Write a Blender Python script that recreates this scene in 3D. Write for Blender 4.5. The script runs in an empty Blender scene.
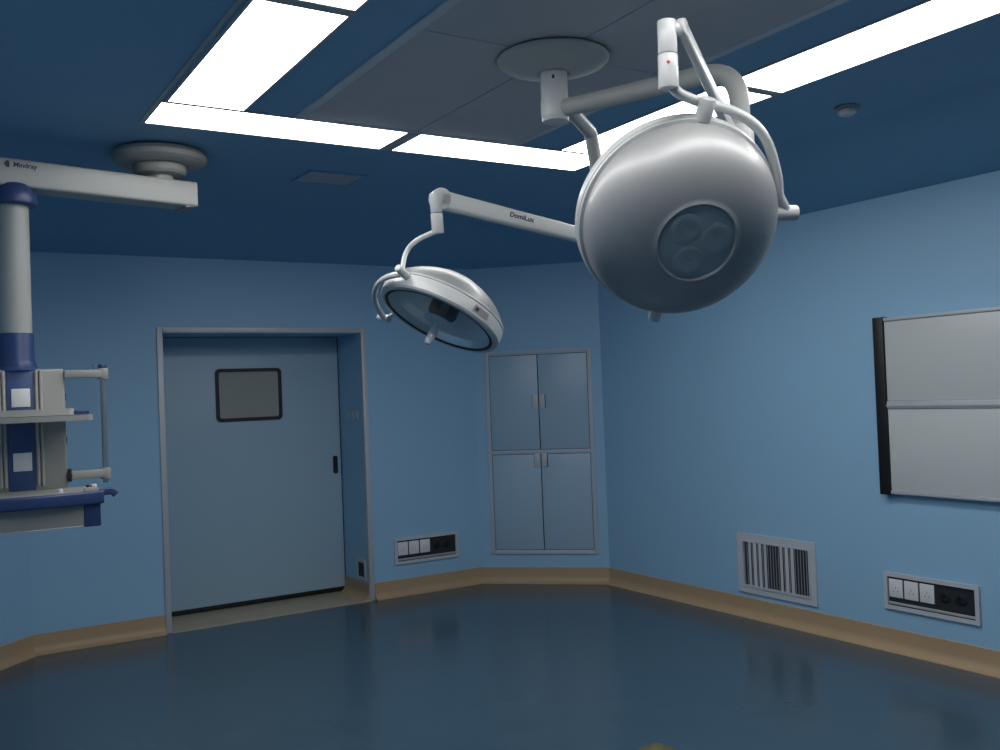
import bpy, bmesh, math, random
from mathutils import Vector, Matrix
V = Vector
PI = math.pi
random.seed(7)
scene = bpy.context.scene
COL = scene.collection

# ------------------------------------------------------------------ materials
def mat(name, col, rough=.5, metal=0.0, spec=.5, mottled=0.0, scale=6.0, bump=0.0, coat=0.0):
    m = bpy.data.materials.new(name); m.use_nodes = True
    nt = m.node_tree; b = nt.nodes['Principled BSDF']
    b.inputs['Base Color'].default_value = (*col, 1)
    b.inputs['Roughness'].default_value = rough
    b.inputs['Metallic'].default_value = metal
    b.inputs['Specular IOR Level'].default_value = spec
    b.inputs['Coat Weight'].default_value = coat
    b.inputs['Coat Roughness'].default_value = .12
    if mottled or bump:
        tc = nt.nodes.new('ShaderNodeTexCoord')
        nz = nt.nodes.new('ShaderNodeTexNoise'); nz.inputs['Scale'].default_value = scale
        nz.inputs['Detail'].default_value = 4
        nt.links.new(tc.outputs['Object'], nz.inputs['Vector'])
        if mottled:
            mx = nt.nodes.new('ShaderNodeMix'); mx.data_type = 'RGBA'
            mx.inputs[6].default_value = (*[c * (1 - mottled) for c in col], 1)
            mx.inputs[7].default_value = (*[min(1, c * (1 + mottled)) for c in col], 1)
            nt.links.new(nz.outputs['Fac'], mx.inputs[0])
            nt.links.new(mx.outputs[2], b.inputs['Base Color'])
        if bump:
            bp = nt.nodes.new('ShaderNodeBump'); bp.inputs['Strength'].default_value = bump
            bp.inputs['Distance'].default_value = .002
            nt.links.new(nz.outputs['Fac'], bp.inputs['Height'])
            nt.links.new(bp.outputs['Normal'], b.inputs['Normal'])
    return m

M = {}
M['wall'] = mat('wall_blue_paint', (.285, .505, .70), .5, mottled=.03, scale=2, bump=.05)
M['ceil'] = mat('ceiling_blue_paint', (.175, .37, .55), .55, mottled=.03, scale=2)
M['floor'] = mat('floor_dark_blue_vinyl', (.041, .081, .118), .2, spec=.5, mottled=.12, scale=3)
M['tan'] = mat('tan_vinyl', (.42, .30, .175), .5, mottled=.05, scale=5)
M['beige'] = mat('beige_threshold_vinyl', (.38, .335, .245), .45, mottled=.05, scale=4)
M['alu'] = mat('brushed_aluminium', (.50, .53, .56), .45, metal=.2)
M['frame_grey'] = mat('grey_light_frame', (.40, .41, .42), .5)
M['door'] = mat('pale_blue_door_laminate', (.34, .50, .61), .4, mottled=.02)
M['cab'] = mat('pale_blue_cabinet_steel', (.33, .48, .61), .35, mottled=.02)
M['black'] = mat('black_rubber', (.006, .006, .008), .5)
M['dark'] = mat('dark_recess', (.02, .022, .026), .5)
M['pane'] = mat('olive_grey_glass', (.36, .37, .33), .12, mottled=.06, scale=1.5)
M['diff'] = mat('grey_perforated_diffuser', (.46, .45, .48), .6, mottled=.05, scale=14)
M['diff_edge'] = mat('grey_diffuser_rim', (.58, .58, .62), .5)
M['white'] = mat('white_plastic', (.72, .74, .74), .4)
M['offwhite'] = mat('off_white_frame', (.50, .54, .58), .45)
M['board'] = mat('white_board_film', (.57, .60, .60), .35, mottled=.02, scale=3)
M['lamp'] = mat('lamp_white_enamel', (.56, .57, .56), .35, spec=.5, coat=.2)
M['shell'] = mat('silver_shell_lacquer', (.36, .365, .365), .5, metal=.35, coat=.25)
M['boss'] = mat('silver_boss_lacquer', (.36, .41, .43), .5, metal=.35)
M['armw'] = mat('arm_cream_enamel', (.38, .39, .37), .42)
M['cream'] = mat('pendant_cream_plastic', (.34, .335, .31), .5)
M['rail'] = mat('pendant_rail_plastic', (.42, .41, .37), .45)
M['navy'] = mat('pendant_navy_plastic', (.030, .058, .17), .4)
M['pblue'] = mat('pendant_blue_panel', (.042, .085, .22), .45)
M['steel'] = mat('steel_pole', (.34, .36, .38), .3, metal=.8)
M['ink'] = mat('dark_ink', (.02, .025, .04), .5)
M['red'] = mat('red_mark', (.6, .02, .02), .5)
M['core'] = mat('lamp_core_dark', (.03, .022, .035), .35)
M['brass'] = mat('dull_brass', (.10, .095, .035), .6, metal=.1)
M['yellow'] = mat('yellow_plastic', (.55, .45, .12), .4)
M['sticker'] = mat('grey_sticker', (.30, .28, .29), .5)
M['mirror'] = mat('lamp_reflector_facets', (.80, .88, .92), .30, metal=.55)

def glass_mat():
    m = bpy.data.materials.new('lamp_cover_glass'); m.use_nodes = True
    nt = m.node_tree; nt.nodes.clear()
    o = nt.nodes.new('ShaderNodeOutputMaterial'); t = nt.nodes.new('ShaderNodeBsdfTransparent')
    g = nt.nodes.new('ShaderNodeBsdfGlossy'); g.inputs['Roughness'].default_value = .05
    f = nt.nodes.new('ShaderNodeFresnel'); f.inputs['IOR'].default_value = 1.5
    x = nt.nodes.new('ShaderNodeMixShader'); t.inputs['Color'].default_value = (.96, .98, .99, 1)
    ge = nt.nodes.new('ShaderNodeNewGeometry'); mt = nt.nodes.new('ShaderNodeMath'); mt.operation = 'SUBTRACT'; mt.use_clamp = True
    nt.links.new(f.outputs[0], mt.inputs[0]); nt.links.new(ge.outputs['Backfacing'], mt.inputs[1]); nt.links.new(mt.outputs[0], x.inputs[0]); nt.links.new(t.outputs[0], x.inputs[1])
    nt.links.new(g.outputs[0], x.inputs[2]); nt.links.new(x.outputs[0], o.inputs[0])
    return m
M['glass'] = glass_mat()
M['duct'] = mat('duct_grey', (.05, .06, .075), .6)
M['cabframe'] = mat('cabinet_frame_enamel', (.42, .49, .56), .5)

def emis(name, col, s):
    m = bpy.data.materials.new(name); m.use_nodes = True
    b = m.node_tree.nodes['Principled BSDF']
    b.inputs['Base Color'].default_value = (.9, .9, .9, 1)
    b.inputs['Emission Color'].default_value = (*col, 1)
    b.inputs['Emission Strength'].default_value = s
    return m
M['light'] = emis('lit_diffuser', (1.0, .985, .97), 5.0)

# ------------------------------------------------------------------ mesh helpers
I4 = Matrix.Identity(4)
def B(): return bmesh.new()

def merge(bm, t, T=None):
    if T is not None: bmesh.ops.transform(t, matrix=T, verts=t.verts)
    me = bpy.data.meshes.new('tmp'); t.to_mesh(me); t.free(); bm.from_mesh(me); bpy.data.meshes.remove(me)

def box(bm, lo, hi, bev=0.0, T=None, seg=2):
    t = bmesh.new(); bmesh.ops.create_cube(t, size=1)
    lo, hi = V(lo), V(hi); c = (lo + hi) / 2; s = hi - lo
    for v in t.verts: v.co = V((v.co.x * s.x, v.co.y * s.y, v.co.z * s.z)) + c
    if bev: bmesh.ops.bevel(t, geom=t.edges[:], offset=bev, segments=seg, affect='EDGES', profile=.5)
    merge(bm, t, T)

def lathe(bm, prof, T=None, n=64):
    """profile of (radius, z) about local z"""
    t = bmesh.new(); rings = []
    for r, z in prof:
        if r < 1e-6: rings.append([t.verts.new((0, 0, z))])
        else: rings.append([t.verts.new((r * math.cos(2 * PI * k / n), r * math.sin(2 * PI * k / n), z)) for k in range(n)])
    for a, b in zip(rings, rings[1:]):
        if len(a) == 1 and len(b) == 1: continue
        for k in range(n):
            k2 = (k + 1) % n
            if len(a) == 1: t.faces.new((a[0], b[k], b[k2]))
            elif len(b) == 1: t.faces.new((a[k], a[k2], b[0]))
            else: t.faces.new((a[k], a[k2], b[k2], b[k]))
    bmesh.ops.recalc_face_normals(t, faces=t.faces)
    merge(bm, t, T)

def basis(o, z, x=None):
    z = V(z).normalized()
    x = V(x) if x is not None else (V((0, 0, 1)) if abs(z.z) < .9 else V((1, 0, 0)))
    x = (x - z * x.dot(z)).normalized(); y = z.cross(x)
    return Matrix(((x.x, y.x, z.x, o[0]), (x.y, y.y, z.y, o[1]), (x.z, y.z, z.z, o[2]), (0, 0, 0, 1)))

def cyl(bm, p0, p1, r0, r1=None, n=32, bev=0.0, T=None):
    p0, p1 = V(p0), V(p1); r1 = r0 if r1 is None else r1; L = (p1 - p0).length
    if bev: pr = [(0, 0), (r0 - bev, 0), (r0 - bev * .3, bev * .3), (r0, bev), (r1, L - bev), (r1 - bev * .3, L - bev * .3), (r1 - bev, L), (0, L)]
    else: pr = [(0, 0), (r0, 0), (r1, L), (0, L)]
    m = basis(p0, p1 - p0)
    lathe(bm, pr, m if T is None else T @ m, n)

def fillet(pts, rad, seg=8):
    """round the inner corners of a polyline"""
    pts = [V(p) for p in pts]; out = [pts[0]]
    for i in range(1, len(pts) - 1):
        a, b, c = pts[i - 1], pts[i], pts[i + 1]
        d1 = (a - b); d2 = (c - b); r = min(rad, d1.length * .49, d2.length * .49)
        s = b + d1.normalized() * r; e = b + d2.normalized() * r
        for k in range(seg + 1):
            t = k / seg; out.append(s * (1 - t) ** 2 + b * 2 * t * (1 - t) + e * t * t)
    out.append(pts[-1]); return out

def smooth_path(pts, sub=8):
    pts = [V(p) for p in pts]; P = [pts[0]] + pts + [pts[-1]]; out = []
    for i in range(1, len(P) - 2):
        a, b, c, d = P[i - 1], P[i], P[i + 1], P[i + 2]
        for k in range(sub):
            t = k / sub
            out.append(.5 * ((2 * b) + (c - a) * t + (2 * a - 5 * b + 4 * c - d) * t * t + (3 * b - a - 3 * c + d) * t ** 3))
    out.append(pts[-1]); return out

def sweep(bm, pts, sec, up=None, T=None):
    """sweep a closed section [(u, v)] or a function t -> section along a path"""
    pts = [V(p) for p in pts]; t = bmesh.new(); rings = []; n = len(pts)
    prev = None
    for i, p in enumerate(pts):
        d = (pts[min(i + 1, n - 1)] - pts[max(i - 1, 0)]).normalized()
        if prev is None:
            u = V(up) if up is not None else (V((0, 0, 1)) if abs(d.z) < .9 else V((1, 0, 0)))
        else: u = prev
        if up is not None and abs(d.dot(V(up).normalized())) < .98: u = V(up)
        u = (u - d * u.dot(d)).normalized(); w = d.cross(u); prev = u
        s = sec(i / (n - 1)) if callable(sec) else sec
        rings.append([t.verts.new(p + w * a + u * b) for a, b in s])
    m = len(rings[0])
    for a, b in zip(rings, rings[1:]):
        for k in range(m): t.faces.new((a[k], a[(k + 1) % m], b[(k + 1) % m], b[k]))
    t.faces.new(rings[0][::-1]); t.faces.new(rings[-1])
    bmesh.ops.recalc_face_normals(t, faces=t.faces)
    merge(bm, t, T)

def circ(r, n=20, ry=None):
    ry = r if ry is None else ry
    return [(r * math.cos(2 * PI * k / n), ry * math.sin(2 * PI * k / n)) for k in range(n)]

def rrect(w, h, r, n=5):
    out = []
    for cx, cy, a in ((w / 2 - r, h / 2 - r, 0), (-w / 2 + r, h / 2 - r, PI / 2), (-w / 2 + r, -h / 2 + r, PI), (w / 2 - r, -h / 2 + r, 1.5 * PI)):
        for k in range(n + 1): out.append((cx + r * math.cos(a + k / n * PI / 2), cy + r * math.sin(a + k / n * PI / 2)))
    return out

def prism(bm, outline, depth, T=None, holes=None, bev=0.0):
    """outline in local xy extruded along local z 0..depth; an optional hole outline with the same point count"""
    t = bmesh.new(); n = len(outline)
    a = [t.verts.new((x, y, 0)) for x, y in outline]; b = [t.verts.new((x, y, depth)) for x, y in outline]
    for k in range(n): t.faces.new((a[k], a[(k + 1) % n], b[(k + 1) % n], b[k]))
    if holes:
        c = [t.verts.new((x, y, 0)) for x, y in holes]; d = [t.verts.new((x, y, depth)) for x, y in holes]
        for k in range(n):
            k2 = (k + 1) % n
            t.faces.new((c[k2], c[k], d[k], d[k2])); t.faces.new((a[k], c[k], c[k2], a[k2])); t.faces.new((b[k2], d[k2], d[k], b[k]))
    else:
        t.faces.new(a[::-1]); t.faces.new(b)
    bmesh.ops.recalc_face_normals(t, faces=t.faces)
    merge(bm, t, T)

def obj(name, bm, material, parent=None, base=(0, 0, 0), angle=35):
    """one mesh object; geometry is given in room coordinates"""
    org = V(base)
    if parent is not None: org = V(parent['_o'])
    bmesh.ops.translate(bm, verts=bm.verts, vec=-org)
    me = bpy.data.meshes.new(name); bm.to_mesh(me); bm.free()
    me.materials.append(material)
    me.polygons.foreach_set('use_smooth', [True] * len(me.polygons))
    me.set_sharp_from_angle(angle=math.radians(angle))
    o = bpy.data.objects.new(name, me); COL.objects.link(o)
    if parent is not None: o.parent = parent
    else: o.location = org
    o['_o'] = tuple(org)
    return o

def thing(name, label, cat, base=(0, 0, 0), group=None):
    o = bpy.data.objects.new(name, None); COL.objects.link(o); o.location = base; o['_o'] = tuple(base)
    o.empty_display_size = .05
    o['label'] = label; o['category'] = cat
    if group: o['group'] = group
    return o

def tag(o, label, cat, group=None):
    o['label'] = label; o['category'] = cat
    if group: o['group'] = group
    return o

def struct(name, bm, m, base=(0, 0, 0), angle=35):
    o = obj(name, bm, m, None, base, angle); o['kind'] = 'structure'; return o

def text_mesh(txt, size, T, depth=.001):
    cu = bpy.data.curves.new('lettering', 'FONT'); cu.body = txt; cu.size = size; cu.extrude = depth
    cu.align_x = 'CENTER'; cu.align_y = 'CENTER'; cu.offset = size * .022
    o = bpy.data.objects.new('tmp_text', cu); COL.objects.link(o)
    bpy.context.view_layer.update()
    me = bpy.data.meshes.new_from_object(o.evaluated_get(bpy.context.evaluated_depsgraph_get()))
    bm = bmesh.new(); bm.from_mesh(me); bmesh.ops.transform(bm, matrix=T, verts=bm.verts)
    bpy.data.objects.remove(o); bpy.data.curves.remove(cu); bpy.data.meshes.remove(me)
    return bm

# ------------------------------------------------------------------ the room (metres; z up)
NY, EX, WX, SY = 7.02, 4.90, -0.42, -1.05      # inner wall planes
WT = .12                                        # wall thickness
H, CR = 2.90, 2.66                              # ceiling, crease where the sloped soffit starts
ch = .76
P_nw = [V((WX, 5.93, 0)), V((.69, NY, 0))]
P_ne = [V((4.13, NY, 0)), V((EX, 6.25, 0))]
P_se = [V((EX, SY + ch, 0)), V((EX - ch, SY, 0))]
P_sw = [V((WX + ch, SY, 0)), V((WX, SY + ch, 0))]
ring = [P_nw[0], P_nw[1], P_ne[0], P_ne[1], P_se[0], P_se[1], P_sw[0], P_sw[1]]   # clockwise seen from above
names = ['northwest', 'north', 'northeast', 'east', 'southeast', 'south', 'southwest', 'west']

def offset_ring(r, d):
    """move every edge of the ring inwards by d"""
    n = len(r); out = []
    L = []
    for i in range(n):
        a, b = r[i], r[(i + 1) % n]; t = (b - a).normalized(); nrm = V((t.y, -t.x, 0))   # inwards for clockwise
        L.append((a + nrm * d, t))
    for i in range(n):
        (p, t), (q, s) = L[i - 1], L[i]
        den = t.x * s.y - t.y * s.x; w = q - p; k = (w.x * s.y - w.y * s.x) / den
        out.append(p + t * k)
    return out
outer = offset_ring(ring, -WT)

DX0, DX1, DZ, DY = 1.575, 3.102, 2.122, 7.50     # door opening in the north wall and door leaf plane
for i, nm in enumerate(names):
    bm = B()
    a, b, c, d = ring[i], ring[(i + 1) % 8], outer[(i + 1) % 8], outer[i]
    def slab(p, q, q2, p2, z0, z1):
        t = bmesh.new(); vs = [t.verts.new((*v.xy, z)) for z in (z0, z1) for v in (p, q, q2, p2)]
        for f in ((0, 1, 2, 3), (4, 5, 6, 7), (0, 1, 5, 4), (1, 2, 6, 5), (2, 3, 7, 6), (3, 0, 4, 7)): t.faces.new([vs[k] for k in f])
        bmesh.ops.recalc_face_normals(t, faces=t.faces); merge(bm, t)
    if nm == 'north':
        D2 = DY + .16
        slab(a, V((DX0, NY, 0)), V((DX0, D2, 0)), V((a.x, D2, 0)), 0, H + .05)
        slab(V((DX1, NY, 0)), b, V((b.x, D2, 0)), V((DX1, D2, 0)), 0, H + .05)
        slab(V((DX0, NY, 0)), V((DX1, NY, 0)), V((DX1, D2, 0)), V((DX0, D2, 0)), DZ, H + .05)
        slab(V((DX0, D2 - .04, 0)), V((DX1, D2 - .04, 0)), V((DX1, D2, 0)), V((DX0, D2, 0)), 0, DZ)
    else: slab(a, b, c, d, 0, H + .05)
    struct('wall_' + nm, bm, M['wall'])

# floor and threshold
bm = B(); t = bmesh.new()
f = t.faces.new([t.verts.new((*v.xy, 0)) for v in outer]); bmesh.ops.recalc_face_normals(t, faces=t.faces)
g = bmesh.ops.extrude_face_region(t, geom=[f]); bmesh.ops.translate(t, verts=[v for v in g['geom'] if isinstance(v, bmesh.types.BMVert)], vec=(0, 0, -.1))
bmesh.ops.recalc_face_normals(t, faces=t.faces); merge(bm, t)
struct('floor', bm, M['floor'])
bm = B(); box(bm, (DX0, NY - .035, -.05), (DX1, DY + .14, .006), .002); struct('trim_1', bm, M['beige'])

# ceiling: flat field with sloped margins down to the wall crease
inner = offset_ring(ring, .77)
bm = B(); t = bmesh.new()
lo = [t.verts.new((*v.xy, CR)) for v in offset_ring(ring, -.005)]
mid = [t.verts.new((*v.xy, H - .02)) for v in offset_ring(ring, .71)]
hi = [t.verts.new((*v.xy, H)) for v in offset_ring(ring, .80)]
tp = [t.verts.new((*v.xy, H + .12)) for v in outer]
lw = [t.verts.new((*v.xy, CR)) for v in outer]
for A_, B_ in ((lo, mid), (mid, hi), (lw, lo), (tp, lw)):
    for k in range(8): t.faces.new((A_[k], A_[(k + 1) % 8], B_[(k + 1) % 8], B_[k]))
t.faces.new(hi); t.faces.new(tp)
bmesh.ops.recalc_face_normals(t, faces=t.faces); merge(bm, t)
struct('ceiling', bm, M['ceil'], angle=12)

# coved tan skirting, one run per wall; the north run stops at the door opening
prof = [(0, 0), (0, .128), (.006, .132), (.010, .128), (.010, .060), (.014, .040), (.024, .022), (.038, .010), (.056, .003), (.056, 0)]
def skirting(bm, a, b, ext0, ext1):
    d = (b - a).normalized(); nrm = V((d.y, -d.x, 0)); t = bmesh.new(); R0 = []; R1 = []
    for u, z in prof:
        R0.append(t.verts.new(a + nrm * u + d * (u * ext0) + V((0, 0, z)))); R1.append(t.verts.new(b + nrm * u - d * (u * ext1) + V((0, 0, z))))
    n = len(prof)
    for k in range(n): t.faces.new((R0[k], R0[(k + 1) % n], R1[(k + 1) % n], R1[k]))
    t.faces.new(R0); t.faces.new(R1[::-1]); bmesh.ops.recalc_face_normals(t, faces=t.faces); merge(bm, t)
m45 = math.tan(PI / 8)
for i, nm in enumerate(names):
    bm = B(); a, b = ring[i], ring[(i + 1) % 8]
    if nm == 'north':
        skirting(bm, a, V((DX0 - .04, NY, 0)), m45, 0); skirting(bm, V((DX1 + .04, NY, 0)), b, 0, m45)
        skirting(bm, V((DX1, DY + .1, 0)), V((DX1, NY - .005, 0)), 0, 0)
    else: skirting(bm, a, b, m45, m45)
    struct('baseboard_' + nm, bm, M['tan'])

# ------------------------------------------------------------------ sliding door in its alcove
bm = B(); LX0, LX1 = 1.66, 3.26
box(bm, (DX0 - .25, DY, .045), (DX1 + .25, DY + .045, 2.35), .003)
# the leaf runs behind the alcove sides, so only the opening shows
bm.free(); bm = B(); box(bm, (DX0 + .002, DY, .045), (DX1 - .002, DY + .045, DZ - .004), .002)
door = struct('door_1', bm, M['door'])
bm = B(); cx, cz = 2.338, 1.665
prism(bm, rrect(.53, .415, .035), .016, basis((cx, DY + .002, cz), (0, -1, 0), (1, 0, 0)) @ Matrix.Rotation(0, 4, 'Z'), rrect(.478, .363, .02))
obj('window_frame', bm, M['black'], door)
bm = B(); prism(bm, rrect(.484, .369, .02), .006, basis((cx, DY + .003, cz), (0, -1, 0), (1, 0, 0))); obj('pane', bm, M['pane'], door)
bm = B()
prism(bm, rrect(.038, .145, .014), .012, basis((3.043, DY + .002, 1.058), (0, -1, 0), (1, 0, 0)), rrect(.020, .115, .008))
prism(bm, rrect(.022, .118, .009), .004, basis((3.043, DY + .002, 1.058), (0, -1, 0), (1, 0, 0)))
h_ = obj('handle', bm, M['black'], door); h_['label'] = 'black recessed pull'
bm = B(); box(bm, (DX0 + .004, DY + .004, .008), (DX1 - .004, DY + .04, .048), .004); obj('bottom_seal', bm, M['black'], door)
bm = B(); box(bm, (DX1 - .008, DY - .002, .02), (DX1 - .002, DY + .01, DZ - .01), .001); obj('edge_seal', bm, M['dark'], door)
# aluminium casing round the opening
bm = B(); w = .038; y0, y1 = NY - .014, NY + .03
box(bm, (DX0 - w, y0, .0), (DX0 + .003, y1, DZ + w), .003)
box(bm, (DX1 - .003, y0, .0), (DX1 + w, y1, DZ + w), .003)
box(bm, (DX0 + .0031, y0, DZ - .003), (DX1 - .0031, y1, DZ + w), .003)
struct('trim_2', bm, M['alu'])

# on the right side of the alcove: a small outlet near the floor and a row of switch plates
bm = B(); Tj = basis((DX1, 7.165, .226), (-1, 0, 0), (0, 1, 0))
o = None
th = thing('wall_outlet', 'small dark outlet in a grey surround low on the door alcove side', 'outlet', (DX1, 7.165, .13))
prism(bm, rrect(.17, .17, .006), .008, Tj, rrect(.115, .115, .004)); obj('frame', bm, M['alu'], th)
bm = B(); prism(bm, rrect(.12, .12, .004), .003, Tj)
for s in (-1, 1): prism(bm, rrect(.03, .05, .004), .006, Tj @ Matrix.Translation((s * .026, 0, 0)))
obj('socket', bm, M['black'], th)
for k, y in enumerate((7.32, 7.235, 7.15)):
    bm = B(); Ts = basis((DX1, y, 1.468), (-1, 0, 0), (0, 1, 0))
    lab = ('pale switch plate on the door alcove side, deepest of three', 'pale switch plate on the door alcove side, middle of three', 'pale switch plate on the door alcove side, nearest the door casing')[k]
    th = thing('light_switch', lab, 'switch', (DX1, y, 1.425), 'switch plates in the door alcove')
    prism(bm, rrect(.075, .085, .006), .007, Ts); obj('plate', bm, M['cab'], th)
    bm = B(); box(bm, (-.018, -.025, .006), (.018, .025, .011), .003, Ts); obj('rocker', bm, M['offwhite'], th)

# ------------------------------------------------------------------ cabinet built into the chamfered corner
ne_a, ne_b = P_ne; ne_d = (ne_b - ne_a).normalized(); ne_n = V((ne_d.y, -ne_d.x, 0))
Tc = Matrix(((ne_d.x, 0, ne_n.x, ne_a.x), (ne_d.y, 0, ne_n.y, ne_a.y), (0, 1, 0, 0), (0, 0, 0, 1)))   # x along wall, y up, z into the room
# (columns: x = along, y = world up, z = out of wall)
def cb(bm, u0, u1, z0, z1, d0, d1, bev=.002): box(bm, (u0, z0, d0), (u1, z1, d1), bev, Tc)
cab = thing('wall_cabinet', 'pale blue recessed four-door cabinet in the angled corner wall', 'cabinet', tuple(ne_a + ne_d * .555 + V((0, 0, .265))))
U0, U1, Z0, Z1, ZM = .098, 1.008, .240, 1.947, 1.100
bm = B(); fw = .036
cb(bm, U0, U0 + fw, Z0, Z1, -.02, .012); cb(bm, U1 - fw, U1, Z0, Z1, -.02, .012)
cb(bm, U0 + fw, U1 - fw, Z0, Z0 + fw, -.02, .012); cb(bm, U0 + fw, U1 - fw, Z1 - fw, Z1, -.02, .012)
cb(bm, U0 + fw, U1 - fw, ZM - .022, ZM + .012, -.02, .008)
obj('frame', bm, M['cabframe'], cab)
bm = B(); cb(bm, U0 + .01, U1 - .01, Z0 + .01, Z1 - .01, .0005, .0025, 0); obj('back_panel', bm, M['dark'], cab)
um = (U0 + U1) / 2; g = .004
for (za, zb, hz) in ((ZM + .012, Z1 - fw, 1.515), (Z0 + fw, ZM - .022, 1.022)):
    for s, (ua, ub) in ((-1, (U0 + fw, um)), (1, (um, U1 - fw))):
        bm = B(); cb(bm, ua + g, ub - g, za + g, zb - g, .003, .009, .002)
        d_ = obj('door', bm, M['cab'], cab)
        bm = B(); uc = um + s * .030
        cb(bm, uc - .022, uc + .022, hz - .058, hz + .058, .009, .013, .002)
        cb(bm, uc + s * .014, uc + s * .022, hz - .056, hz + .056, .013, .019, .002)
        hd = obj('handle', bm, M['alu'], d_); hd['label'] = 'flat grey metal pull plate'
        bm = B(); cb(bm, uc + s * .0225, uc + s * .029, hz - .056, hz + .056, .009, .0105, 0)
        obj('finger_recess', bm, M['dark'], d_)

# ------------------------------------------------------------------ low equipment panels (sockets)
def socket_panel(T, w, hgt, base, label):
    """T: x to the right as seen, y up, z out of the wall"""
    th = thing('socket_panel', label, 'socket panel', base, 'long socket panels low on the walls')
    bm = B(); prism(bm, rrect(w, hgt, .006), .016, T, rrect(w - .048, hgt - .048, .003)); obj('frame', bm, M['offwhite'], th)
    bm = B(); prism(bm, rrect(w - .044, hgt - .044, .003), .002, T)
    box(bm, (-w / 2 + .024, -hgt / 2 + .024, .002), (w / 2 - .024, -hgt / 2 + .038, .012), .002, T); obj('back_plate', bm, M['dark'], th)
    m = .100; x = -w / 2 + .026
    for k in range(3):
        bm = B(); box(bm, (x + .005, -m / 2 + .014, .002), (x + m - .005, m / 2 + .020, .010), .003, T)
        s = obj('socket', bm, M['white'], th)
        bm = B()
        for dx, dy, rz in ((-.013, -.005, .5), (.013, -.005, -.5), (0, .014, 0)):
            box(bm, (-.0015, -.005, .0095), (.0015, .005, .0108), 0, T @ Matrix.Translation((x + m / 2 + dx, .006 + dy, 0)) @ Matrix.Rotation(rz, 4, 'Z'))
        obj('slots', bm, M['black'], s)
        x += m
    x += .052
    for k in range(2):
        bm = B(); lathe(bm, [(0, .002), (.032, .002), (.032, .006), (.026, .009), (.012, .009), (.010, .004), (0, .004)], T @ Matrix.Translation((x + .005, .012, 0)), 28)
        box(bm, (-.03, -.006, .006), (.03, .006, .012), .003, T @ Matrix.Translation((x + .005, .0, 0)))
        obj('gas_outlet', bm, M['black'], th); x += .098
    bm = B(); box(bm, (-w / 2 + .026, -hgt / 2 + .030, .006), (w / 2 - .026, -hgt / 2 + .045, .014), .003, T)
    lip = obj('lower_lip', bm, M['frame_grey'], th); lip['label'] = 'dull metal strip'
    return th
socket_panel(Matrix(((1, 0, 0, 3.617), (0, 0, -1, NY), (0, 1, 0, .357), (0, 0, 0, 1))), .585, .212, (3.617, NY, .25),
             'long socket panel low on the wall between the door and the corner cabinet')
socket_panel(Matrix(((0, 0, -1, EX), (-1, 0, 0, 3.338), (0, 1, 0, .352), (0, 0, 0, 1))), .59, .214, (EX, 3.325, .245),
             'long socket panel low on the right wall under the white film viewer')

# ------------------------------------------------------------------ return air grille
gr = thing('air_grille', 'off-white wall grille with uneven vertical slats near the floor', 'vent', (EX, 4.465, .165))
Tg = Matrix(((0, 0, -1, EX), (-1, 0, 0, 4.465), (0, 1, 0, .367), (0, 0, 0, 1)))
gw, gh = .672, .405
bm = B(); prism(bm, rrect(gw, gh, .006), .012, Tg, rrect(gw - .10, gh - .10, .003))
prism(bm, rrect(gw - .085, gh - .085, .004), .018, Tg, rrect(gw - .11, gh - .11, .003)); obj('frame', bm, M['offwhite'], gr)
bm = B(); prism(bm, rrect(gw - .09, gh - .09, .003), .0015, Tg); obj('duct_opening', bm, M['duct'], gr)
bm = B(); iw = gw - .12; pat = 'DDLDLDLDLDDDDDLDLDLDDDDD'; n = len(pat)
for k, q in enumerate(pat):
    x = -iw / 2 + (k + .5) * iw / n
    box(bm, (-.0115, -gh / 2 + .055, -.001), (.0115, gh / 2 - .055, .001), 0, Tg @ Matrix.Translation((x, 0, .0135)) @ Matrix.Rotation(-.80 if q == 'D' else .15 + .2 * math.sin(k * 2.1), 4, 'Y'))
obj('slats', bm, M['offwhite'], gr)

# ------------------------------------------------------------------ film viewer on the east wall
fv = thing('film_viewer', 'wide white two-row film viewer with black end cap on the right wall', 'film viewer', (EX, 3.0, .93))
fy0, fy1, fz0, fz1 = 2.30, 3.600, .925, 1.948
for y0, y1 in ((fy1 - .068, fy1), (fy0, fy0 + .068)):
    bm = B(); box(bm, (EX - .055, y0, fz0 - .006), (EX, y1, fz1 + .006), .004); c = obj('end_cap', bm, M['black'], fv)
for z0, z1 in ((fz0 + .022, 1.419), (1.466, fz1 - .022)):
    bm = B(); box(bm, (EX - .040, fy0 + .069, z0), (EX - .002, fy1 - .069, z1), .002); obj('viewing_screen', bm, M['board'], fv)
for z0, z1 in ((fz0, fz0 + .021), (1.420, 1.465), (fz1 - .021, fz1)):
    bm = B(); yy = (fy1 - .0685)
    box(bm, (EX - .050, fy0 + .0685, z0), (EX - .001, yy, z1), .005)
    if z1 - z0 > .03: box(bm, (EX - .056, fy0 + .0685, z0 + .012), (EX - .049, yy, z0 + .024), .002)
    obj('rail', bm, M['alu'], fv)

# ------------------------------------------------------------------ ceiling lights in a rectangle
def ceiling_light(x0, x1, y0, y1, label):
    th = thing('ceiling_light', label, 'ceiling light', ((x0 + x1) / 2, (y0 + y1) / 2, H), 'ceiling light panels around the operating lamp')
    bm = B(); e = .012
    T = Matrix.Translation(((x0 + x1) / 2, (y0 + y1) / 2, H - .006)); w, l = x1 - x0, y1 - y0
    prism(bm, rrect(w, l, .002, 1), .006, T, rrect(w - 2 * e, l - 2 * e, .001, 1)); obj('frame', bm, M['frame_grey'], th)
    bm = B(); prism(bm, rrect(w - 2 * e, l - 2 * e, .001, 1), .004, Matrix.Translation((0, 0, .0015)) @ T); obj('diffuser', bm, M['light'], th)
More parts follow.
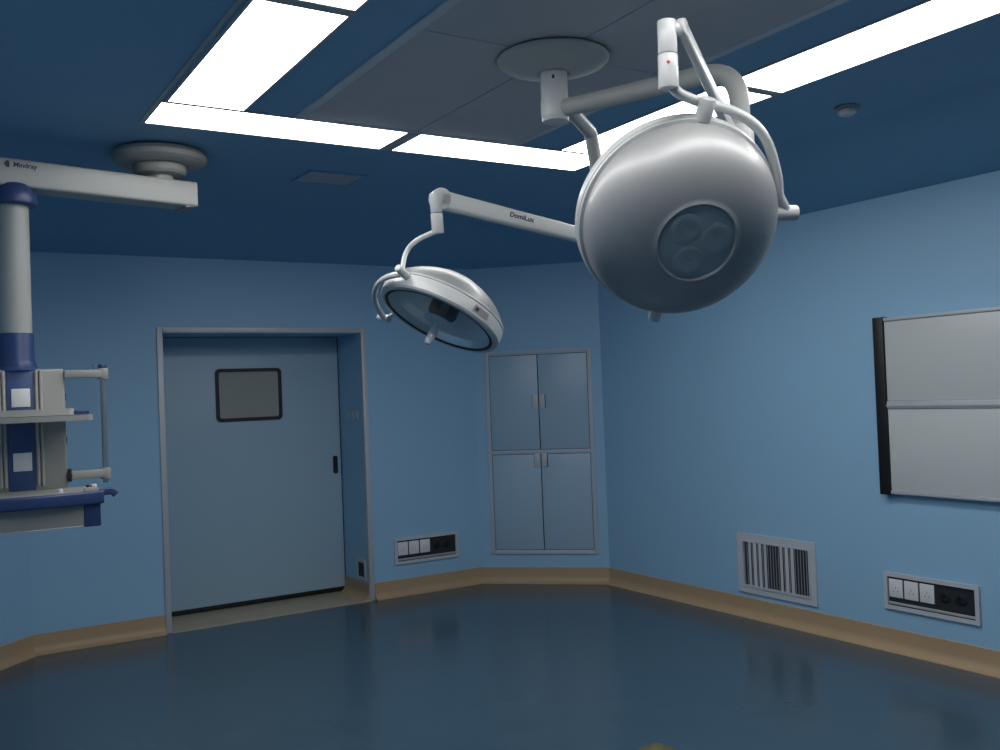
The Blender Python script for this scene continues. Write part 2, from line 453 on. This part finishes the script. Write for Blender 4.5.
# front row (near the door wall), left column, right column, and an unseen row added over the camera side
ceiling_light(.958, 2.150, 4.170, 4.528, 'front row light panel nearest the left wall, lit white')
ceiling_light(2.200, 3.408, 4.170, 4.528, 'front row light panel on the right, behind the large lamp dome')
for k, (y0, y1) in enumerate(((2.965, 4.167), (1.745, 2.932))):
    ceiling_light(.978, 1.325, y0, y1, ('long lit light panel on the left side, adjoining the front row', 'lit light panel on the left cut off by the top edge of view')[k])
    ceiling_light(3.035, 3.385, y0, y1, ('lit light panel on the right side partly behind the lamp arms', 'lit light panel on the right running to the top right corner')[k])
for x0, x1 in ((.965, 2.175), (2.19, 3.425)):  # near row out of view, assumed by symmetry and added for its light
    ceiling_light(x0, x1, 1.38, 1.74, ('unseen light panel added for the lighting, near row, left', 'unseen light panel added for the lighting, near row, right')[x0 > 1])
# grey mounting strips between the panels
bm = B()
box(bm, (2.148, 4.172, H - .0068), (2.202, 4.526, H), 0); box(bm, (.978, 2.930, H - .0068), (1.325, 2.967, H), 0); box(bm, (3.035, 2.930, H - .0068), (3.385, 2.967, H), 0)
box(bm, (.945, 1.37, H - .0055), (.962, 4.53, H), 0)
struct('trim_3', bm, M['frame_grey'])

# grey laminar-flow field in the middle
lf = thing('air_diffuser', 'large grey square air supply field inside the ring of ceiling lights', 'air diffuser', (2.165, 2.97, H))
gx0, gx1, gy0, gy1 = 1.55, 2.775, 1.76, 4.165
bm = B(); prism(bm, rrect(gx1 - gx0, gy1 - gy0, .003, 1), .008, Matrix.Translation(((gx0 + gx1) / 2, (gy0 + gy1) / 2, H - .008)), rrect(gx1 - gx0 - .08, gy1 - gy0 - .08, .003, 1))
obj('frame', bm, M['diff_edge'], lf)
for ax, bx in ((gx0 + .041, 2.162), (2.168, gx1 - .041)):
    for ay, by in ((gy0 + .041, 2.967), (2.973, gy1 - .041)):
        bm = B(); box(bm, (ax, ay, H - .007), (bx, by, H - .001), .002); obj('diffuser_panel', bm, M['diff'], lf)

# faint ceiling hatch and smoke detector
ha = thing('ceiling_hatch', 'faint greyish square hatch in the ceiling above the door wall', 'hatch', (2.16, 5.25, H))
bm = B(); Th = Matrix.Translation((2.16, 5.25, H - .008)); prism(bm, rrect(.36, .30, .004, 2), .008, Th, rrect(.32, .26, .004, 2)); obj('frame', bm, M['ceil'], ha)
bm = B(); prism(bm, rrect(.316, .256, .004, 2), .005, Matrix.Translation((0, 0, .002)) @ Th); obj('panel', bm, M['diff'], ha)
bm = B(); lathe(bm, [(0, -.004), (.008, -.004), (.01, 0), (0, 0)], Matrix.Translation((1.985, 5.30, H)), 16); obj('catch', bm, M['dark'], ha)
sm = thing('smoke_detector', 'small round smoke detector on the ceiling right of the lights', 'smoke detector', (3.86, 2.95, H))
Ts = Matrix.Translation((3.86, 2.95, H)) @ Matrix.Rotation(PI, 4, 'X')
bm = B(); lathe(bm, [(0, 0), (.058, 0), (.060, .004), (.056, .012), (.050, .016), (0, .016)], Ts, 40); obj('base', bm, M['sticker'], sm)
bm = B(); lathe(bm, [(.038, .016), (.040, .026), (.036, .036), (.028, .042), (0, .045)], Ts, 40)
for k in range(10):
    a = k * PI / 5; box(bm, (.036, -.004, .017), (.044, .004, .032), .001, Ts @ Matrix.Rotation(a, 4, 'Z'))
obj('sensor_head', bm, M['diff_edge'], sm)

# ------------------------------------------------------------------ twin-dome operating light
hx, hy = 2.17, 2.99
sl = thing('surgical_light', 'twin-dome white surgical light hung from the grey ceiling field', 'surgical light', (hx, hy, H))
T0 = Matrix.Translation((hx, hy, H - .012)) @ Matrix.Rotation(PI, 4, 'X')
bm = B(); lathe(bm, [(0, 0), (.214, 0), (.218, .006), (.216, .014), (.205, .024), (.16, .040), (.11, .054), (.062, .062), (.058, .058), (0, .058)], T0, 72)
obj('ceiling_plate', bm, M['armw'], sl)
bm = B(); cyl(bm, (hx, hy, 2.845), (hx, hy, 2.638), .052, bev=.006, n=40); lathe(bm, [(.0545, 2.655), (.0545, 2.72)], Matrix.Translation((hx, hy, 0)), 40)
hub = obj('hub', bm, M['lamp'], sl)
bm = B(); dv = V((-.62, -.78, 0)).normalized(); pc = V((hx, hy, 2.80)) + dv * .0515
prism(bm, rrect(.010, .016, .004), .002, basis(pc, dv, (1, 0, 0))); obj('screw_hole', bm, M['ink'], hub)

def arm(pts, r, fil, nm='extension_arm'):
    bm = B(); sweep(bm, fillet(pts, fil, 12), circ(r, 24)); return obj(nm, bm, M['armw'], sl)
A1 = V((2.469, 2.322, 2.69)); J1 = V((2.469, 2.322, 2.385))
A2 = V((2.627, 3.358, 2.742)); J2 = V((2.656, 3.345, 2.258))
arm([(hx, hy, 2.685), A1, J1 + V((0, 0, -.06))], .034, .13)
a2 = arm([(hx, hy, 2.755), A2, V((2.645, 3.350, 2.60)), J2 + V((0, 0, .0))], .030, .035)
# collars round the two vertical ends
for J, r in ((J1, .044), (J2, .036)):
    bm = B(); cyl(bm, J + V((0, 0, .10)), J + V((0, 0, -.05)), r, bev=.006); obj('swivel_collar', bm, M['lamp'], sl)

def spring_arm(J, K, h0, h1, w, ksize):
    """box-section arm from the swivel J up to the knuckle K"""
    d = (K - J).normalized(); pts = [J.lerp(K, t / 12) for t in range(13)]
    def sec(t):
        hh = h0 + (h1 - h0) * t; return rrect(w, hh, min(w, hh) * .28, 4)
    bm = B(); sweep(bm, pts, sec, up=(0, 0, 1))
    side = d.cross(V((0, 0, 1))).normalized()
    cyl(bm, K - side * w * .5, K + side * w * .5, h1 * .60, bev=.006, n=36)
    cyl(bm, J - side * w * .55, J + side * w * .55, h0 * .62, bev=.006, n=36)
    return obj('spring_arm', bm, M['lamp'], sl), d, side

K1 = V((1.927, 2.019, 2.630)); K2 = V((1.930, 3.500, 2.418))
sa1, d1, s1 = spring_arm(J1, K1, .048, .042, .026, .05)
sa2, d2, s2 = spring_arm(J2, K2, .062, .076, .050, .06)

# lettering on the side of the far spring arm
t = .525; pc = J2.lerp(K2, t)
nside = s2 if s2.dot(V((0, 0, 1.6)) - pc) > 0 else -s2
xdir = -d2 if (-d2).x > 0 else d2
up = (V((0, 0, 1)) - nside * nside.z); up = (up - xdir * up.dot(xdir)).normalized(); nn = xdir.cross(up)
TT = Matrix(((xdir.x, up.x, nn.x, 0), (xdir.y, up.y, nn.y, 0), (xdir.z, up.z, nn.z, 0), (0, 0, 0, 1)))
TT = Matrix.Translation(pc + nn * .0258 + up * .006) @ TT
obj('lettering', text_mesh('DomiLux', .030, TT, .0006), M['ink'], sa2)

def spindle(top, bot, r, nm='spindle'):
    bm = B(); top, bot = V(top), V(bot); m = top.lerp(bot, .5)
    cyl(bm, top, m + (top - m).normalized() * .0015, r, bev=.003, n=32); cyl(bm, m, bot, r * 1.05, bev=.004, n=32)
    return obj(nm, bm, M['lamp'], sl)
S1t, S1b = V((1.886, 2.038, 2.648)), V((1.886, 2.041, 2.452))
S2t, S2b = V((1.900, 3.490, 2.440)), V((1.913, 3.500, 2.275))
sp1 = spindle(S1t, S1b, .0275); sp2 = spindle(S2t, S2b, .024)
bm = B(); cyl(bm, S1t + V((0, 0, -.026)), K1 + V((0, 0, -.004)), .021, bev=.004); obj('knuckle', bm, M['lamp'], sp1)
bm = B(); cyl(bm, S2t + V((0, 0, -.02)), K2, .024, bev=.004); obj('knuckle', bm, M['lamp'], sp2)
bm = B(); dv = (V((0, 0, S1t.z)) - S1t); dv.z = 0; dv.normalize(); sd = V((-dv.y, dv.x, 0)); pc = V((S1t.x, S1t.y, 2.520)) + dv * .0290
prism(bm, [(.005, 0), (.002, .006), (-.004, .003), (-.004, -.004), (.002, -.005)], .0012, basis(pc, dv, (0, 0, 1)))
obj('red_dot', bm, M['red'], sp1)

def lamp_head(c, nb, xref, R, D, zf, glass_r, aK1, aK2, aKb, S_bot, path_mid, yoke_r, knob_r, exp, arc_z, arcR, k1out, k2out, kz, sticker=None):
    """c: centre of the dome's rim; nb: axis towards the back of the dome; zf: depth of the rim band towards the front"""
    z = V(nb).normalized(); x = (V(xref) - z * V(xref).dot(z)).normalized(); y = z.cross(x); c = V(c)
    T = Matrix(((x.x, y.x, z.x, c.x), (x.y, y.y, z.y, c.y), (x.z, y.z, z.z, c.z), (0, 0, 0, 1)))
    def P(r, a, zz): return T @ V((r * math.cos(math.radians(a)), r * math.sin(math.radians(a)), zz))
    # shell
    bm = B(); pr = []
    Ri = R * .965; rb = .40 * R
    for k in range(0, 33):
        ph = k / 32 * PI / 2; r = Ri * max(math.cos(ph), 0) ** (2 / exp); zz = D * math.sin(ph) ** (2 / exp)
        if r < rb: break
        pr.append((r, zz))
    zb = D * (1 - (rb / Ri) ** exp) ** (1 / exp)
    pr.append((rb, zb)); pr.append((rb * .985, zb + .0025)); pr.append((rb * .965, zb + .003)); pr.append((rb * .94, zb + .001)); pr.append((rb * .90, zb - .005)); pr.append((0, zb - .004))
    lathe(bm, pr, T, 96); head = obj('lamp_head', bm, M['shell'], sl, angle=50)
    # boss disc with three shallow pads
    bm = B(); lathe(bm, [(rb * .915, zb - .006), (rb * .90, zb - .003), (rb * .5, zb + .001), (0, zb + .002)], T, 64)
    for k in range(3):
        a = math.radians(130 + 120 * k)
        Tp = T @ Matrix.Translation((rb * .45 * math.cos(a), rb * .45 * math.sin(a), zb + .0005)) @ Matrix.Rotation(a, 4, 'Z')
        lathe(bm, [(rb * .42, -.001), (rb * .36, .0012), (rb * .28, .0020), (rb * .18, .0010), (0, .0004)], Tp, 32)
    obj('back_boss', bm, M['boss'], head)
    # rim band
    bm = B()
    lathe(bm, [(glass_r, -zf + .002), (glass_r + .004, -zf - .003), (R - .006, -zf), (R + .001, -zf + .008), (R + .002, -.016), (R, -.010), (R - .004, -.008), (R - .004, -.004), (R, -.002), (R - .002, .006), (R * .965, .008), (R * .955, 0)], T, 96)
    rim = obj('rim', bm, M['lamp'], head)
    bm = B(); lathe(bm, [(glass_r - .012, -zf + .004), (glass_r - .012, -zf - .001), (glass_r + .001, -zf - .001), (glass_r + .001, -zf + .004)], T, 96)
    obj('gasket', bm, M['dark'], head)
    # faceted reflector bowl, central core, cover glass, handle
    bm = B(); rr = glass_r * .97
    lathe(bm, [(rr, -zf + .006), (rr * .93, -zf * .45), (rr * .78, -zf * .05), (rr * .55, D * .16), (rr * .28, D * .24), (0, D * .26)], T, 40)
    obj('reflector', bm, M['mirror'], head, angle=4)
    bm = B(); lathe(bm, [(0, D * .24), (glass_r * .24, D * .24), (glass_r * .26, 0), (glass_r * .26, -zf + .036), (glass_r * .24, -zf + .030), (0, -zf + .030)], T, 40)
    obj('core', bm, M['core'], head)
    bm = B(); lathe(bm, [(0, -zf + .002), (glass_r - .010, -zf + .002), (glass_r - .010, -zf + .006), (0, -zf + .006)], T, 72)
    obj('cover_glass', bm, M['glass'], head)
    bm = B(); lathe(bm, [(0, -zf + .0015), (glass_r * .26, -zf + .0015), (glass_r * .26, -zf - .004), (glass_r * .22, -zf - .007), (glass_r * .16, -zf - .009), (.028, -zf - .014), (0, -zf - .014)], T, 48)
    obj('centre_disc', bm, M['offwhite'], head)
    bm = B(); lathe(bm, [(.010, -zf - .012), (.012, -zf - .03), (.017, -zf - .045), (.0185, -zf - .075), (.0165, -zf - .102), (.010, -zf - .112), (0, -zf - .114)], T, 28)
    hh = obj('handle', bm, M['white'], head); hh['label'] = 'white sterile grip'
    # pivots
    z1, z2 = arc_z
    for a, k0, k1, kr, za, zc in ((aK1, .965, k1out, knob_r, z1 + kz, z1 + kz), (aK2, 1.02, k2out, knob_r * 1.0, z2, z2)) + (((aKb, .95, 1.135, knob_r * .85, -.006, -.006),) if aKb is not None else ()):
        bm = B(); cyl(bm, P(R * k0, a, za), P(R * k1, a, zc), kr, kr * .96, bev=.004, n=28); obj('pivot', bm, M['lamp'], head)
    bm = B(); cyl(bm, P(R * .95, aK2, -zf * .6), P(R * 1.06, aK2, z2), knob_r * .5, n=20); obj('pivot_link', bm, M['lamp'], head)
    # quarter arc between the two pivots, outside the rim
    n = 32; da = aK2 - aK1
    def rr_(t):
        for (t0, r0), (t1, r1) in zip(arcR, arcR[1:]):
            if t <= t1 + 1e-9:
                q = (t - t0) / (t1 - t0); return r0 + (r1 - r0) * (q * q * (3 - 2 * q))
    bm = B(); pts = [P(R * rr_(k / n), aK1 + da * k / n, z1 + (z2 - z1) * (k / n)) for k in range(n + 1)]
    sweep(bm, pts, circ(yoke_r, 16, yoke_r * 1.3), up=z); obj('yoke_ring', bm, M['lamp'], head)
    # upper yoke from the spindle down to the first pivot
    bm = B(); e = pts[0]; sweep(bm, smooth_path([V(S_bot)] + [V(q) for q in path_mid] + [e], 8), circ(yoke_r * 1.0, 16))
    obj('upper_yoke', bm, M['lamp'], head)
    if sticker:
        a, w, hgt = sticker; Tk = basis(P(R + .0012, a, -zf * .5), P(R * 2, a, 0) - P(0, a, 0), z)
        bm = B(); prism(bm, rrect(hgt, w, .003), .0015, Tk); st = obj('maker_plate', bm, M['sticker'], head)
        bm = B(); prism(bm, rrect(hgt * .55, w * .22, .004), .0022, Tk @ Matrix.Translation((0, w * .28, 0))); obj('emblem', bm, M['ink'], st)
    return head, P

camR = (.84745, -.52943, -.03914)
# large dome, back turned to the room
c1 = V((2.0745, 2.2297, 2.1240))
lamp_head(c1, (-.334, -.770, -.543), camR, .3185, .200, .050, .282, 81, -2, -97,
          S1b + V((.010, 0, .016)), [V((1.930, 2.045, 2.446))], .0155, .026, 2.45, (-.055, -.022),
          ((0, 1.10), (.4, 1.12), (.72, 1.07), (.86, 1.06), (1, 1.15)), 1.185, 1.27, .045)
# small dome, front tilted down to the left
nf = V((-.5122, -.0120, -.8588))
c2 = V((1.9323, 3.5624, 1.9134)) - nf * .066
lamp_head(c2, -nf, camR, .272, .150, .066, .247, -122, -212, None,
          S2b + V((0, 0, .012)), [V((1.840, 3.553, 2.250)), V((1.800, 3.580, 2.198))], .0105, .0165, 1.6, (-.030, -.090),
          ((0, 1.12), (.5, 1.09), (1, 1.13)), 1.25, 1.27, .010, sticker=(-47, .080, .028))

# ------------------------------------------------------------------ equipment pendant on the left
px, py = .449, 4.890
mx, my = 1.145, 5.030
pn = thing('equipment_pendant', 'cream and blue ceiling-hung equipment pendant at the left edge', 'equipment pendant', (mx, my, H))
Tm = Matrix.Translation((mx, my, H)) @ Matrix.Rotation(PI, 4, 'X')
bm = B(); lathe(bm, [(0, 0), (.195, 0), (.222, .010), (.234, .032), (.228, .054), (.205, .070), (.13, .074), (0, .074)], Tm, 72); obj('ceiling_flange', bm, M['cream'], pn)
bm = B(); lathe(bm, [(0, .070), (.125, .070), (.130, .078), (.130, .108), (.118, .122), (.07, .126), (0, .126)], Tm, 56); obj('bearing', bm, M['cream'], pn)
bm = B(); cyl(bm, (mx, my, H - .124), (mx, my, H - .150), .066, n=40); obj('swivel_neck', bm, M['armw'], pn)
ad = (V((px, py, 0)) - V((mx, my, 0))).normalized()
a0 = V((mx, my, 2.688)) - ad * .165; a1 = V((px, py, 2.688)) + ad * .145
bm = B(); sweep(bm, [a0, a0 + ad * .02, a1 - ad * .02, a1], rrect(.150, .128, .014, 4), up=(0, 0, 1))
pa = obj('arm', bm, M['armw'], pn)
bm = B(); sweep(bm, [a0 - ad * .004 + V((0, 0, -.058)), a0 + ad * .06 + V((0, 0, -.066))], rrect(.13, .012, .005, 3), up=(0, 0, 1)); obj('end_cover', bm, M['sticker'], pa)
xd = -ad; nrm = V((xd.y, -xd.x, 0))
if nrm.y > 0: nrm = -nrm
tc = V((px, py, 2.722)) + xd * .040 + nrm * .0755
TT = Matrix(((xd.x, 0, nrm.x, tc.x), (xd.y, 0, nrm.y, tc.y), (0, 1, 0, tc.z), (0, 0, 0, 1)))
obj('lettering', text_mesh('Mindray', .031, TT, .0006), M['ink'], pa)
bm = B(); prism(bm, [(.5 * .03 * math.cos(k * PI / 3) * (1 if k % 2 else .6), .5 * .034 * math.sin(k * PI / 3)) for k in range(6)], .0012, TT @ Matrix.Translation((-.076, 0, -.0002)))
obj('emblem', bm, M['ink'], pa)
Tp = Matrix.Translation((px, py, 0))
bm = B(); lathe(bm, [(0, 2.662), (.050, 2.658), (.084, 2.638), (.103, 2.605), (.110, 2.568), (.108, 2.552), (.10, 2.546), (0, 2.546)], Tp, 48); obj('joint_cap', bm, M['navy'], pn)
bm = B(); cyl(bm, (px, py, 2.548), (px, py, 1.955), .070, n=48); obj('column', bm, M['armw'], pn)
bm = B(); lathe(bm, [(0, 1.958), (.074, 1.958), (.076, 1.950), (.077, 1.835), (.081, 1.822), (.084, 1.815), (.084, 1.790), (0, 1.790)], Tp, 48); obj('collar', bm, M['navy'], pn)
bx0, bx1, by0, by1, bz0, bz1 = .255, .634, 4.76, 5.02, 1.235, 1.788
bm = B(); box(bm, (bx0, by0, bz0), (bx1, by1, bz1), .012, seg=3); body = obj('body', bm, M['cream'], pn)
bxc = .4475
bm = B(); box(bm, (bxc - .054, by0 - .006, bz0 + .012), (bxc + .054, by0 + .004, bz1 - .004), .002); obj('front_panel', bm, M['pblue'], body)
bm = B(); cyl(bm, (bxc, by0 + .06, bz1 - .004), (bxc, by0 + .06, bz1 + .012), .086, n=40); obj('top_flange', bm, M['pblue'], body)
for s in (-1, 1):
    for u in (.066, .084):
        bm = B(); sweep(bm, [(bxc + s * u, by0 - .002, bz0 + .03), (bxc + s * u, by0 - .002, bz1 - .006)], rrect(.013, .026, .005, 3), up=(0, 1, 0)); obj('rail', bm, M['rail'], body)
for z in (1.660, 1.374):
    bm = B(); box(bm, (bxc - .036, by0 - .013, z - .040), (bxc + .040, by0 - .005, z + .042), .003); sk = obj('socket_plate', bm, M['white'], body)
for z in (1.66, 1.46):
    bm = B(); box(bm, (bx1 - .002, by0 + .03, z - .016), (bx1 + .006, by0 + .05, z + .016), .002); obj('side_outlet', bm, M['black'], body)

def shelf(z, x0, x1, yf, th_, curve, nm):
    """shelf with a bowed front edge"""
    out = [(x0, by0 - .003), (x0, yf)]
    n = 14
    for k in range(n + 1):
        t = k / n; out.append((x0 + .01 + (x1 - x0 - .03) * t, yf - curve * math.sin(PI * t)))
    out += [(x1, yf + .02), (x1, by0 - .003)]
    bm = B(); prism(bm, out, th_, Matrix.Translation((0, 0, z))); return bm, out
# upper tray: two layers, the upper one with a blue tip
bm, _ = shelf(1.552, .215, .705, 4.47, .024, .02, 'tray'); tr = obj('upper_shelf', bm, M['cream'], pn)
bm, _ = shelf(1.578, .235, .632, 4.485, .028, .015, 'tray'); obj('shelf_top', bm, M['rail'], tr)
bm = B(); box(bm, (.632, 4.50, 1.580), (.694, 4.745, 1.596), .004); bp_ = obj('shelf_end', bm, M['navy'], tr); bp_['label'] = 'blue end piece'
# lower tray with the blue bumper
bm, _ = shelf(1.212, .20, .730, 4.46, .034, .03, 'tray'); ls = obj('lower_shelf', bm, M['cream'], pn)
bm = B(); path = [(.16, 4.50, 1.218)] + [(.20 + .53 * t / 10, 4.452 - .042 * math.sin(PI * t / 10), 1.218) for t in range(11)]
sweep(bm, path, rrect(.024, .056, .010, 4), up=(0, 0, 1)); obj('bumper', bm, M['navy'], ls)
bm = B(); sweep(bm, fillet([(.715, 4.455, 1.236), (.768, 4.452, 1.240), (.784, 4.450, 1.222)], .01, 4), rrect(.03, .018, .006, 3), up=(0, 1, 0)); hk = obj('hook', bm, M['navy'], ls)
bm = B(); box(bm, (.655, 4.442, 1.224), (.712, 4.47, 1.262), .004); obj('end_clip', bm, M['rail'], ls)
bm = B(); cyl(bm, (.700, 4.50, 1.246), (.700, 4.50, 1.272), .014, bev=.003); obj('white_knob', bm, M['white'], ls)
bm = B(); cyl(bm, (.672, 4.47, 1.262), (.672, 4.47, 1.272), .007, n=16); obj('screw', bm, M['ink'], ls)
bm = B(); cyl(bm, (.686, 4.475, 1.262), (.686, 4.475, 1.270), .005, n=16); obj('screw', bm, M['red'], ls)
bm = B(); cyl(bm, (.565, 4.49, 1.246), (.565, 4.49, 1.262), .012, n=20, bev=.002); obj('white_knob', bm, M['white'], ls)
# drawer under the lower shelf
bm = B(); box(bm, (.20, 4.465, 1.093), (.655, 4.78, 1.212), .005); dr = obj('drawer', bm, M['cream'], pn)
bm = B(); box(bm, (.655, 4.462, 1.092), (.722, 4.785, 1.213), .004); de = obj('drawer_end', bm, M['navy'], dr)
bm = B(); box(bm, (.205, 4.459, 1.094), (.650, 4.466, 1.100), .002); obj('drawer_lip', bm, M['alu'], dr)
# side pole bracket
bm = B(); box(bm, (bx1 - .004, 4.745, 1.744), (.818, 4.790, 1.781), .006); br = obj('bracket_arm', bm, M['cream'], pn)
bm = B(); box(bm, (bx1 - .002, 4.745, 1.280), (.806, 4.790, 1.318), .006); obj('bracket_arm', bm, M['cream'], pn)
bm = B(); cyl(bm, (.797, 4.768, 1.255), (.797, 4.768, 1.800), .0125, n=24); po = obj('pole', bm, M['steel'], pn)
for z in (1.762, 1.299):
    bm = B(); cyl(bm, (.797, 4.768, z - .026), (.797, 4.768, z + .026), .024, bev=.004, n=28); obj('pole_clamp', bm, M['cream'], po)
bm = B(); cyl(bm, (.797, 4.768, 1.786), (.797, 4.768, 1.806), .019, bev=.004, n=24); obj('pole_cap', bm, M['navy'], po)
bm = B(); sweep(bm, fillet([(.76, 4.755, 1.782), (.75, 4.75, 1.806), (.765, 4.75, 1.812)], .008, 4), circ(.004, 10)); obj('wire_hook', bm, M['steel'], br)
bm = B(); cyl(bm, (.640, 4.742, 1.300), (.640, 4.735, 1.300), .010, n=20); box(bm, (.630, 4.738, 1.272), (.648, 4.746, 1.332), .005); obj('lock_lever', bm, M['black'], pn)

# ------------------------------------------------------------------ small brass floor cap in the foreground
bm = B(); lathe(bm, [(0, .0), (.082, .0), (.084, .003), (.070, .008), (.045, .020), (.030, .028), (.012, .033), (0, .034)], Matrix.Translation((2.770, 3.250, 0)), 40)
tag(obj('floor_cap', bm, M['brass'], None, (2.770, 3.250, 0)), 'small olive-brass domed cap on the dark blue floor', 'floor cap')

for o in bpy.data.objects:
    if '_o' in o: del o['_o']

# ------------------------------------------------------------------ camera, world, view
cam = bpy.data.cameras.new('camera'); co = bpy.data.objects.new('camera', cam); COL.objects.link(co)
r = V((.84744904, -.52943177, -.03914244)); u = V((.02330777, -.03655521, .99905979)); f = V((.53036485, .84756458, .0186388))
co.matrix_world = Matrix(((r.x, u.x, -f.x, 0), (r.y, u.y, -f.y, 0), (r.z, u.z, -f.z, 1.6), (0, 0, 0, 1)))
cam.sensor_width = 36; cam.lens = 36 * 956.88 / 1000; cam.clip_start = .05
scene.camera = co
w = bpy.data.worlds.new('world'); scene.world = w; w.use_nodes = True
w.node_tree.nodes['Background'].inputs[0].default_value = (.02, .03, .05, 1)
w.node_tree.nodes['Background'].inputs[1].default_value = .2
vs = scene.view_settings; vs.view_transform = 'Standard'; vs.look = 'None'; vs.gamma = 1; vs.use_curve_mapping = False; vs.exposure = .84
scene.cycles.max_bounces = 8; scene.cycles.diffuse_bounces = 5
